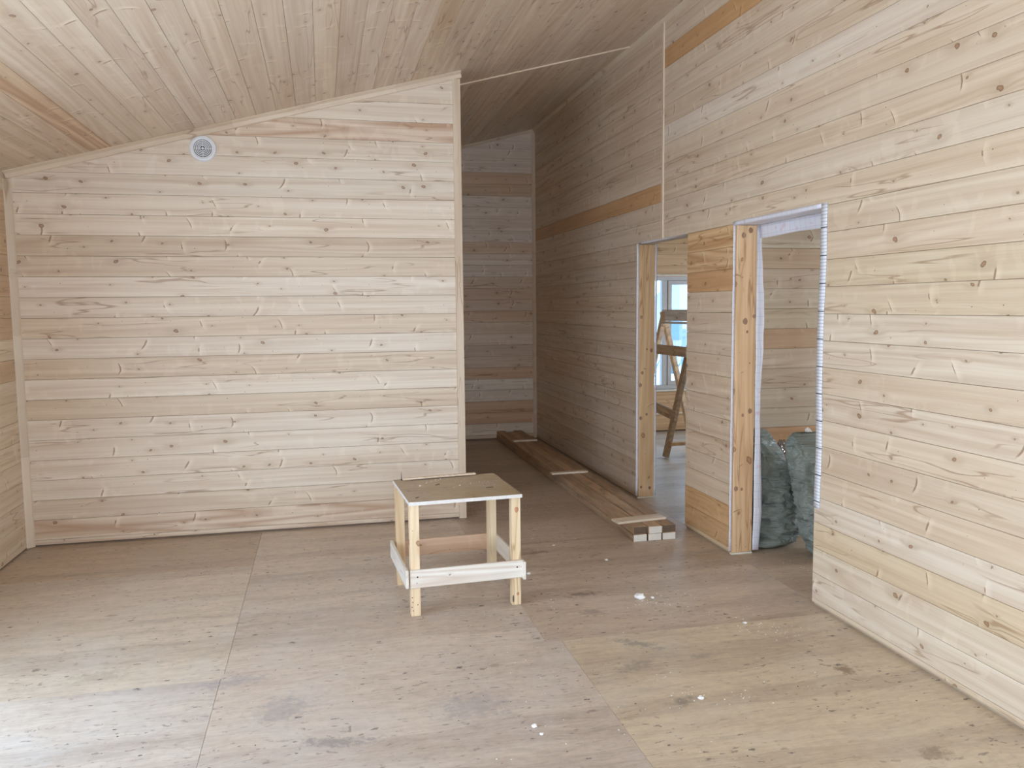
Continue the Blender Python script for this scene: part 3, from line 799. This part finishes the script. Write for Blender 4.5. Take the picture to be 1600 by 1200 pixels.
# ------------------------------------------------------------------ work stool
st = empty('work_stool', (.400, 4.085, 0), math.radians(3.2))
tag(st, 'homemade wooden work stool with plywood top and board rails, standing mid-floor', 'stool')
SW, SD, SHt = .592, .575, .600
def lg(x, y, col):
    bm = bmesh.new(); bm_box(bm, (0, 0, 0), (SHt-.018, .048, .048)); bmesh.ops.bevel(bm, geom=bm.edges[:], offset=.0015, segments=1, affect='EDGES')
    mw = Matrix((Vector((0, 0, 1)), Vector((1, 0, 0)), Vector((0, 1, 0)))).transposed().to_4x4(); mw.translation = Vector((x, y, 0))
    return link('leg', to_mesh(bm, 'leg'), M['leg'], st, mw, col)
KN = []
lg(.003, .016, (1.06, 1.0, .97, .3)); l2_ = lg(SW-.051, .016, (1.05, 1.03, 1.0, .5)); lg(.003, SD-.064, (.98, .9, .82, .6)); l4_ = lg(SW-.051, SD-.064, (1.02, 1.02, 1.0, .4))
bm = bmesh.new(); _, fs = bm_box(bm, (-.002, -.004, SHt-.018), (SW+.002, SD, SHt))
bmesh.ops.recalc_face_normals(bm, faces=bm.faces[:])
for f in bm.faces: f.material_index = 0 if abs(f.normal.z) > .5 else 1
me = D.meshes.new('top'); bm.to_mesh(me); bm.free(); me.materials.append(M['plytop']); me.materials.append(M['plyedge'])
tp = link('top', me, None, st); tp['label'] = 'dusty plywood top with a white cut edge'
for lgo, z, w_, r in ((l2_, .515, .026, .012), (l4_, .515, .026, .010), (l2_, .06, .030, .007)):
    kn = knot(lgo, (z, w_, 0), r, 1.4)
    kn.matrix_local = Matrix.Translation((z, w_, 0)) @ Matrix(((1, 0, 0, 0), (0, 0, 1, 0), (0, 1, 0, 0), (0, 0, 0, 1)))
    kn.color = (1.7, 1.5, 1.4, .6)
def rail(x0, y0, L, along, col, z0=.152, h=.094, th=.014, mat=None):
    bm = bmesh.new(); prof = [(0, .002), (.002, 0), (h-.002, 0), (h, .002), (h, th), (h*.5, th+.0), (0, th)]
    A = [bm.verts.new((0, y, z)) for z, y in prof]; B = [bm.verts.new((L, y, z)) for z, y in prof]; n = len(prof)
    for i in range(n): bm.faces.new((A[i], B[i], B[(i+1) % n], A[(i+1) % n]))
    bm.faces.new(A[::-1]); bm.faces.new(B)
    X = Vector((1, 0, 0)) if along == 'x' else Vector((0, 1, 0))
    return link('rail', to_mesh(bm, 'rail'), mat or M['rail'], st, frame((x0, y0, z0), X, (0, 0, 1)), col)
ra = rail(-.002, .001, SW+.006, 'x', (1.02, 1.01, 1.0, .45))
rail(-.012, -.004, SD-.0, 'y', (1.0, 1.0, 1.0, .1), z0=.156)    # left, outside the legs
rail(SW+.011, -.03, SD+.02, 'y', (1.0, .98, .95, .1), z0=.150)
rr_ = rail(.003, SD-.016, SW-.006, 'x', (.90, .72, .62, .2), z0=.150, mat=M['pine']); rr_['label'] = 'pinkish rear rail'
def disc(name, p, r, parent, n=10, up=(0, -1, 0), mat=None, h=.0012):
    bm = bmesh.new(); bmesh.ops.create_cone(bm, cap_ends=True, segments=n, radius1=r, radius2=r, depth=h)
    q = Vector((0, 0, 1)).rotation_difference(Vector(up)).to_matrix().to_4x4(); q.translation = Vector(p)
    return link(name, to_mesh(bm, name), mat or M['screw'], parent, q)
for x in (.035, SW-.028):
    disc('screw_head', (x, .0006, .21), .0042, st)
for x, z in ((.008, .10), (.010, .075), (.006, .05), (.036, .06), (.012, .03)): disc('nail_hole', (x, .0155, z), .0028, st)
# burnt bark patch on right front foot
bm = bmesh.new(); bmesh.ops.create_icosphere(bm, subdivisions=2, radius=.011, matrix=Matrix.Translation((SW-.046, .0155, .035)) @ Matrix.Diagonal((.45, .12, 1.9, 1)))
link('bark_patch', to_mesh(bm, 'bark_patch'), M['endgrain_dark'], st)
S_ = Matrix.Translation(st.location) @ Matrix.Rotation(math.radians(3.2), 4, 'Z')
def on_stool(x, y, z=0): return S_ @ Vector((x, y, SHt+z))
# lath off-cuts and screw on the top
lath = rod('lath_strip', on_stool(.045, SD-.055, .0115), on_stool(.475, SD-.030, .0115), .022, .010, M['trim'], None, col=(1.05, 1.0, .95, .2))
tag(lath, 'long thin lath off-cut lying along the back of the stool top', 'lath')
lath2 = rod('lath_strip', on_stool(.10, SD-.030, .0090), on_stool(.445, SD-.006, .0090), .016, .007, M['trim'], None, col=(1.1, 1.05, 1., .1))
tag(lath2, 'second thinner lath off-cut at the very back edge of the stool top', 'lath')
sp = on_stool(.045, SD-.02)
scr = empty('screw', sp); tag(scr, 'black drywall screw standing upright on the rear left corner of the stool', 'screw')
bm = bmesh.new(); bmesh.ops.create_cone(bm, cap_ends=True, segments=8, radius1=.0022, radius2=.0007, depth=.040, matrix=Matrix.Translation((0, 0, .023))); link('shank', to_mesh(bm, 'shank'), M['screw'], scr)
bm = bmesh.new(); bmesh.ops.create_cone(bm, cap_ends=True, segments=12, radius1=.0075, radius2=.003, depth=.004, matrix=Matrix.Translation((0, 0, .002))); link('head', to_mesh(bm, 'head'), M['screw'], scr)
for (x, y, a, L, lab) in ((.055, .085, .7, .022, 'small dark splinter near the left front corner of the stool top'), (.215, .36, .6, .030, 'dark curled splinter in the middle left of the stool top'), (.47, .20, .25, .042, 'long dark splinter near the right front of the stool top')):
    p = on_stool(x, y, .002)
    s = rod('splinter', p-Vector((math.cos(a), math.sin(a), 0))*L/2, p+Vector((math.cos(a), math.sin(a), 0))*L/2, .0025, .0045, M['endgrain_dark'], None, bevel=0.0005)
    tag(s, lab, 'splinter', 'dark splinters on the stool top')

def crumb(name, p, r, mat, seed, flat=.5, sub=2):
    bm = bmesh.new(); bmesh.ops.create_icosphere(bm, subdivisions=sub, radius=r)
    for v in bm.verts:
        n = mnoise.noise(v.co*(1.6/r)+Vector((seed*3.1, 0, 0)))
        v.co *= 1+.55*n; v.co.z *= flat
    zmin = min(v.co.z for v in bm.verts)
    for v in bm.verts: v.co.z -= zmin
    return link(name, to_mesh(bm, name), mat, None, Matrix.Translation(p))
# crumbs scattered on the stool (uncountable specks)
def specks(name, spots, mat, label, cat):
    bm = bmesh.new()
    for i, (p, r) in enumerate(spots):
        h = r*.6
        vs = [bm.verts.new(Vector(p)+Vector((r*math.cos(a+i)*(.6+.5*((i*7+j*3) % 5)/5), r*math.sin(a+i)*(.6+.5*((i*5+j*2) % 5)/5), 0))) for j, a in enumerate((0, 1.3, 2.5, 3.8, 5.0))]
        tpv = bm.verts.new(Vector(p)+Vector((0, 0, h)))
        for j in range(5): bm.faces.new((vs[j], vs[(j+1) % 5], tpv))
        bm.faces.new(vs[::-1])
    o = link(name, to_mesh(bm, name), mat)
    tag(o, label, cat, kind='stuff'); return o
r6 = random.Random(6)
sp = []
for (x, y, n_, s) in ((.13, .38, 8, .05), (.21, .46, 6, .04), (.30, .27, 4, .05), (.47, .36, 14, .06), (.40, .30, 6, .08), (.53, .25, 5, .03), (.36, .44, 8, .07)):
    for _ in range(n_): sp.append((on_stool(x+r6.gauss(0, s*.6), min(SD-.09, y+r6.gauss(0, s*.5)), 0), r6.uniform(.001, .003)))
sp += [(on_stool(.118, .365), .008), (on_stool(.165, .43), .006), (on_stool(.23, .495), .006), (on_stool(.26, .51), .006), (on_stool(.33, .31), .005)]
specks('foam_crumbs', sp, M['foam'], 'fine white foam and plaster crumbs scattered on the stool top', 'crumbs')

# ------------------------------------------------------------------ floor debris
labs = [((1.629, 4.059), .028, 'largest white foam crumb, on the floor right of the stool, before the near doorway'),
        ((1.695, 4.045), .010, 'small white crumb just right of the largest foam crumb'),
        ((.733, 2.874), .011, 'white foam chip lowest in the picture, near the bottom centre'),
        ((.745, 2.815), .008, 'smaller white chip just below the bottom centre foam chip'),
        ((1.437, 2.923), .013, 'white crumb on the yellowish sheet beside a dark smudge'),
        ((1.118, 4.62), .010, 'pair of white crumbs beside the right foot of the stool'),
        ((1.145, 4.60), .012, 'white crumb right of the pair beside the stool'),
        ((1.675, 4.73), .011, 'white crumb between the board stack end and the largest crumb'),
        ((2.00, 3.60), .010, 'white crumb on the pale sheet joint before the right wall'),
        ((1.446, 5.12), .009, 'white crumb on the floor left of the board stack end')]
for i, ((x, y), r, lab) in enumerate(labs):
    o = crumb('foam_crumb', (x, y, .0004), r, M['foam'], i, .45); tag(o, lab, 'crumb', 'white foam crumbs on the floor')
r8 = random.Random(8)
sp = []
for cx, cy, n_, s in ((1.66, 3.98, 26, .08), (1.78, 3.90, 20, .10), (2.05, 3.52, 34, .09), (2.12, 3.45, 16, .06), (1.45, 5.30, 30, .12), (1.40, 5.65, 26, .12), (1.30, 6.3, 30, .16), (1.25, 7.2, 40, .2), (1.5, 6.2, 20, .1), (1.42, 2.98, 20, .05), (1.38, 3.15, 10, .05),
                       (1.9, 3.65, 16, .12), (1.2, 3.0, 10, .2), (.95, 3.4, 16, .25), (.9, 2.8, 20, .25), (1.7, 2.9, 16, .3), (2.0, 4.1, 14, .2), (1.1, 4.1, 8, .05), (.3, 4.3, 10, .4), (.2, 3.4, 16, .5), (-.6, 4.5, 10, .5), (1.6, 2.9, 18, .05), (2.75, 4.35, 16, .08), (2.9, 4.2, 14, .1)):
    for _ in range(n_):
        x, y = cx+r8.gauss(0, s), cy+r8.gauss(0, s*.7)
        if x > 1.9 and 5.0 < y: continue
        if x > XR-.05 and not (D1[0]+.1 < y < D1[1]-.1): continue
        sp.append(((x, y, .0004), r8.choice((.0015, .002, .003, .004))))
specks('plaster_crumbs', sp, M['foam'], 'tiny white plaster and foam crumbs scattered over the plywood floor', 'crumbs')
sp = []
for _ in range(170):
    x, y = r8.uniform(-1.8, 2.3), r8.uniform(2.2, 5.8)
    if x > 1.9 and y > 4.95: continue
    sp.append(((x, y, .0004), r8.choice((.002, .003, .004, .005))))
specks('dark_grit', sp, M['endgrain_dark'], 'dark grit and bark flakes scattered over the plywood floor', 'grit')

# ------------------------------------------------------------------ stack of boards by the right wall
BL, BW, BH = 4.45, .0955, .050
bx_front = Vector((1.985, 5.065)); ang = 0.0
colr = [(1.12, 1.02, .92), (1.32, 1.2, 1.08), (1.02, .92, .82)]
posn = ['left', 'middle', 'right']
for j in range(3):
    for lay in range(2):
        x = 1.985+j*.1035+r6.uniform(-.0015, .0015)+(.004 if lay else 0)
        y = 5.065+(.0 if lay == 0 else (.012, -.004, .006)[j])
        L = BL + (0, -.18, .06)[j] + lay*.05
        bm = bmesh.new(); bm_box(bm, (0, 0, 0), (L, BW, BH-.0006)); bmesh.ops.bevel(bm, geom=bm.edges[:], offset=.002, segments=1, affect='EDGES')
        bmesh.ops.recalc_face_normals(bm, faces=bm.faces[:])
        for f in bm.faces: f.material_index = 1 if f.normal.x < -.9 else 0
        me = D.meshes.new('lumber_board'); bm.to_mesh(me); bm.free()
        me.materials.append(M['oldwood']); me.materials.append(M['endgrain_dark'] if (lay == 1 and j != 1) else M['endgrain_pale'])
        mw = Matrix((Vector((0, 1, 0)), Vector((-1, 0, 0)), Vector((0, 0, 1)))).transposed().to_4x4(); mw.translation = Vector((x+BW, y, lay*BH+.0003))
        c = colr[j] if lay else (1.02, .95, .88)
        o = link('lumber_board', me, None, None, mw, (*c, .3))
        tag(o, 'long weathered board, %s of the %s layer in the stack along the right wall' % (posn[j], 'upper' if lay else 'lower'), 'board', 'long boards stacked along the right wall')
zt_ = 2*BH+.0008
for (x0, x1, y, wd, rz, lab) in ((1.905, 2.275, 5.235, .105, .12, 'wide pale cross slat on the near end of the board stack'),
                                 (1.925, 2.262, 6.90, .060, .06, 'narrow pale cross slat on the middle of the board stack'),
                                 (2.00, 2.27, 8.70, .060, .05, 'narrow cross slat on the far end of the board stack')):
    o = box('cross_slat', (-(x1-x0)/2, -wd/2, 0), ((x1-x0)/2, wd/2, .016), M['rail'], None, .0015, (.98, .88, .76, .2), Matrix.Translation(((x0+x1)/2, y, zt_)) @ Matrix.Rotation(rz, 4, 'Z'))
    tag(o, lab, 'slat', 'pale cross slats lying on the board stack')

# ------------------------------------------------------------------ sacks
def sack(name, loc, rings, seed, wr=1.0, nseg=72, nz=90, lean=None):
    """rings: (z, cx, cy, rx, ry, squareness)"""
    bm = bmesh.new(); V = []
    def interp(z):
        for a, b in zip(rings, rings[1:]):
            if a[0] <= z <= b[0]:
                t = (z-a[0])/(b[0]-a[0]); t = t*t*(3-2*t)*.5+t*.5
                return [a[i]+(b[i]-a[i])*t for i in range(1, 6)]
        return list(rings[-1][1:])
    z1 = rings[-1][0]
    for k in range(nz+1):
        z = rings[0][0]+(z1-rings[0][0])*k/nz
        cx, cy, rx, ry, sq = interp(z)
        row = []
        for i in range(nseg):
            a = 2*math.pi*i/nseg; c, s = math.cos(a), math.sin(a)
            e = 2/sq
            px = math.copysign(abs(c)**e, c); py = math.copysign(abs(s)**e, s)
            P = Vector((c*1.2, s*1.2, z*5.5+seed))
            # horizontal folds of a slack filled sack + slanting creases
            slant = z*26+2.4*mnoise.noise(Vector((c*1.1, s*1.1, z*2+seed)))+1.6*math.sin(a*2+seed)
            w_ = .5*mnoise.noise(Vector((c*1.5, s*1.5, slant*.42+seed)))
            cre = -abs(mnoise.noise(Vector((c*2.2+seed, s*2.2, slant*.8))))
            bulge = .05*mnoise.noise(Vector((c*.9, s*.9, z*3.2+seed)))
            k_ = 1+wr*(.17*w_+.30*cre)+bulge*1.4+.07
            row.append(bm.verts.new((cx+px*rx*k_, cy+py*ry*k_, z+.010*wr*mnoise.noise(P*1.3)*min(1, k/8))))
        V.append(row)
    for k in range(nz):
        for i in range(nseg):
            bm.faces.new((V[k][i], V[k][(i+1) % nseg], V[k+1][(i+1) % nseg], V[k+1][i]))
    bm.faces.new(V[0][::-1]); bm.faces.new(V[-1])
    me = to_mesh(bm, name, True)
    return link(name, me, M['sack'], None, Matrix.Translation(loc))
s1 = sack('rubbish_sack', (.008, .02, 0), [
    (.004, 2.835, 4.80, .095, .100, 2.4), (.03, 2.860, 4.80, .145, .13, 2.5), (.09, 2.875, 4.82, .165, .15, 2.4), (.22, 2.872, 4.83, .158, .15, 2.3), (.36, 2.872, 4.84, .155, .145, 2.2),
    (.48, 2.858, 4.86, .135, .13, 2.2), (.58, 2.845, 4.88, .112, .10, 2.2), (.66, 2.826, 4.90, .088, .07, 2.3), (.715, 2.818, 4.91, .066, .040, 2.5), (.745, 2.812, 4.915, .048, .016, 2.6)], 3.3)
tag(s1, 'green woven sack with a pointed top, next to the jamb post of the near doorway', 'sack')
s2 = sack('rubbish_sack', (-.04, -.085, 0), [
    (.004, 3.13, 4.56, .12, .11, 2.4), (.05, 3.135, 4.56, .165, .14, 2.5), (.15, 3.13, 4.58, .185, .16, 2.4), (.32, 3.115, 4.62, .185, .16, 2.3), (.50, 3.09, 4.66, .182, .155, 2.3),
    (.62, 3.07, 4.68, .178, .14, 2.4), (.69, 3.055, 4.69, .168, .11, 2.6), (.735, 3.045, 4.70, .150, .05, 2.8), (.765, 3.045, 4.70, .13, .014, 3.0)], 9.1)
tag(s2, 'green woven sack with a broad folded top, half hidden by the right wall', 'sack')
# folded-over bottom corner of the first sack
bm = bmesh.new(); bmesh.ops.create_uvsphere(bm, u_segments=28, v_segments=14, radius=1)
for v in bm.verts:
    n = mnoise.noise(v.co*2+Vector((4, 0, 0)))
    v.co = Vector((v.co.x*.125*(1+.12*n), v.co.y*.07, max(-1, v.co.z)*.033*(1+.3*n)+.036))
fp = link('folded_corner', to_mesh(bm, 'folded_corner', True), M['sack'], s1, Matrix.Translation((2.80, 4.715, .0)) @ Matrix.Rotation(-.06, 4, 'Y'))
fz = crumb('foam_tuft', (2.985, 4.62, .755), .020, M['foam'], 12, .8, 3); tag(fz, 'tuft of white foam sticking out of the top of the half hidden sack', 'foam')
# crumpled clear plastic between the sacks
bm = bmesh.new(); bmesh.ops.create_icosphere(bm, subdivisions=4, radius=.045)
for v in bm.verts:
    v.co *= 1+.5*mnoise.noise(v.co*38)+.3*mnoise.noise(v.co*15); v.co.z *= 1.3
pw = link('plastic_wrap', to_mesh(bm, 'plastic_wrap'), M['wrap'], None, Matrix.Translation((3.005, 4.97, .60)))
tag(pw, 'crumpled clear plastic wedged between the tops of the two sacks', 'plastic wrap')

# ------------------------------------------------------------------ trestle in the side room
tr = empty('scaffold_trestle', (3.72, 8.1, 0))
tag(tr, 'rough wooden painter trestle in the side room, its top boards tinted pale as if lit', 'trestle')
O = Vector(tr.location)
def tb(name, p, q, sx, sy, mat, up=(0, 1, 0), col=None): return rod(name, Vector(p)-O, Vector(q)-O, sx, sy, mat, tr, up, .002, col)
nf, ff = Vector((3.742, 7.83, 1.50)), Vector((3.673, 8.50, 1.50))
sl = .325   # spread of a leg over the full height
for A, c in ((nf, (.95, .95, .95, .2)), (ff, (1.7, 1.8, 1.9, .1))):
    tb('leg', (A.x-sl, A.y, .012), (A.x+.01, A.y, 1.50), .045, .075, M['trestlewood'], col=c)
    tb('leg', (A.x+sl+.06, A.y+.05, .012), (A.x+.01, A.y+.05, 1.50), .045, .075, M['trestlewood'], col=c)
    tb('cross_tie', (A.x-sl+.03, A.y-.04, .155), (A.x+sl+.03, A.y-.04, .155), .035, .075, M['trestlewood'], (0, 1, 0), (1.3, 1.2, 1., .2)) if A is nf else None
d = (nf-ff)
def side(z, drop, mat, name, h=.10, off=-.03):
    k = (1.50-z)/1.5*sl
    p = ff+Vector((-k+off, .06, z-1.5)); q = nf+Vector((-k+off, -.06, z-1.5+drop))
    dd = (q-p).normalized()
    return tb(name, p-dd*.03, q+dd*.03, h, .024, mat, (0, 0, 1), (1, 1, 1, .2))
def board(name, p, q, h, th, mat, col=(1, 1, 1, .1)):
    p, q = Vector(p)-O, Vector(q)-O
    dd = (q-p); L = dd.length; X = dd.normalized(); Z = Vector((0, 0, 1)); Z = (Z-X*Z.dot(X)).normalized(); Y = Z.cross(X)
    mw = Matrix((X, Y, Z)).transposed().to_4x4(); mw.translation = p
    return box(name, (0, -th/2, -h/2), (L, th/2, h/2), mat, tr, .002, col, mw)
board('top_beam', (ff.x+.005, ff.y+.02, 1.465), (nf.x+.06, nf.y-.25, 1.465), .12, .035, M['lit_pale'], (1.25, 1.28, 1.35, .1))  # brightened tint paints the lit face of the beam
board('ledge', (ff.x+.0, ff.y-.03, 1.385), (nf.x+.04, nf.y-.25, 1.385), .02, .09, M['lit_pale'], (1.1, 1.1, 1.15, .1))
board('side_board', (ff.x-.085, ff.y-.045, 1.095), (nf.x-.13, nf.y-.05, 1.095), .105, .024, M['oldwood'], (1.35, 1.3, 1.3, .1))
board('side_board', (ff.x-.18, ff.y+.03, .50), (nf.x-.24, nf.y-.045, .44), .105, .024, M['oldwood'], (1.3, 1.2, 1.1, .1))

# ------------------------------------------------------------------ outside the window
gr = box('ground', (-60, 10.2, -1.2), (120, 160, -.75), M['snow']); tag(gr, 'snow covered ground outside the window', 'ground', kind='structure')
hs = empty('neighbour_house', (18.4, 41.5, -.75)); tag(hs, 'pale gabled house seen through the side room window', 'house')
prism('wall', [(-3, 0), (3, 0), (3, 1.9), (0.6, 4.6), (-3, 1.7)], -1.5, 5, M['gable'], hs)
def roofslab(x0, z0, x1, z1):
    bm = bmesh.new(); P = [(x0, z0), (x1, z1), (x1, z1+.22), (x0, z0+.22)]
    A = [bm.verts.new((x, -1.9, z)) for x, z in P]; B = [bm.verts.new((x, 5.4, z)) for x, z in P]
    bm.faces.new(A); bm.faces.new(B[::-1])
    for i in range(4): bm.faces.new((A[i], B[i], B[(i+1) % 4], A[(i+1) % 4]))
    link('roof_slope', to_mesh(bm, 'roof_slope'), M['eave'], hs)
roofslab(-3.5, 1.45, .6, 4.6); roofslab(.6, 4.6, 3.5, 1.5)
box('house_window', (-1.2, -1.56, .5), (-.1, -1.48, 1.6), M['forest'], hs)
fo = prism('forest_hill', [(-40, -.75), (110, -.75), (110, 10), (80, 13), (50, 9), (30, 12), (5, 9), (-40, 12)], 95, 97, M['forest']); tag(fo, 'bluish wooded hill far outside the window', 'hill', kind='structure')
fe = empty('garden_fence', (9.2, 20, -.75)); tag(fe, 'simple rail fence in the snow outside the window', 'fence')
for z in (1.55,): box('rail', (-4, -.03, z-.06), (6, .03, z+.06), M['forest'], fe)
for i in range(6): box('fence_post', (-3.8+i*1.9, .03, 0), (-3.7+i*1.9, .13, 1.7), M['forest'], fe)
r9 = random.Random(9)
for i, (x, y) in enumerate(((7.0, 17.5), (11.6, 26.), (9.9, 24.))):
    b = empty('bare_shrub', (x, y, -.75)); tag(b, ('snowy bare shrub nearest the window on the left', 'snowy bare shrub behind the fence on the right', 'snowy bare shrub behind the fence in the middle')[i], 'shrub', 'bare shrubs outside the window')
    bm = bmesh.new()
    for _ in range(40):
        a = r9.uniform(0, 6.28); t_ = r9.uniform(.1, .7); L = r9.uniform(.6, 1.5)
        p = Vector((r9.uniform(-.1, .1), r9.uniform(-.1, .1), 0)); q = p+Vector((math.cos(a)*t_*L, math.sin(a)*t_*L, L))
        w0 = .02; s = Vector((-math.sin(a), math.cos(a), 0))*w0; t2 = Vector((math.cos(a), math.sin(a), 0))*w0
        vs = [bm.verts.new(p+s), bm.verts.new(p-s), bm.verts.new(p+t2), bm.verts.new(q)]
        for f in ((0, 1, 3), (1, 2, 3), (2, 0, 3), (0, 2, 1)): bm.faces.new([vs[i_] for i_ in f])
    link('branches', to_mesh(bm, 'branches'), M['forest'], b)['kind'] = 'stuff'
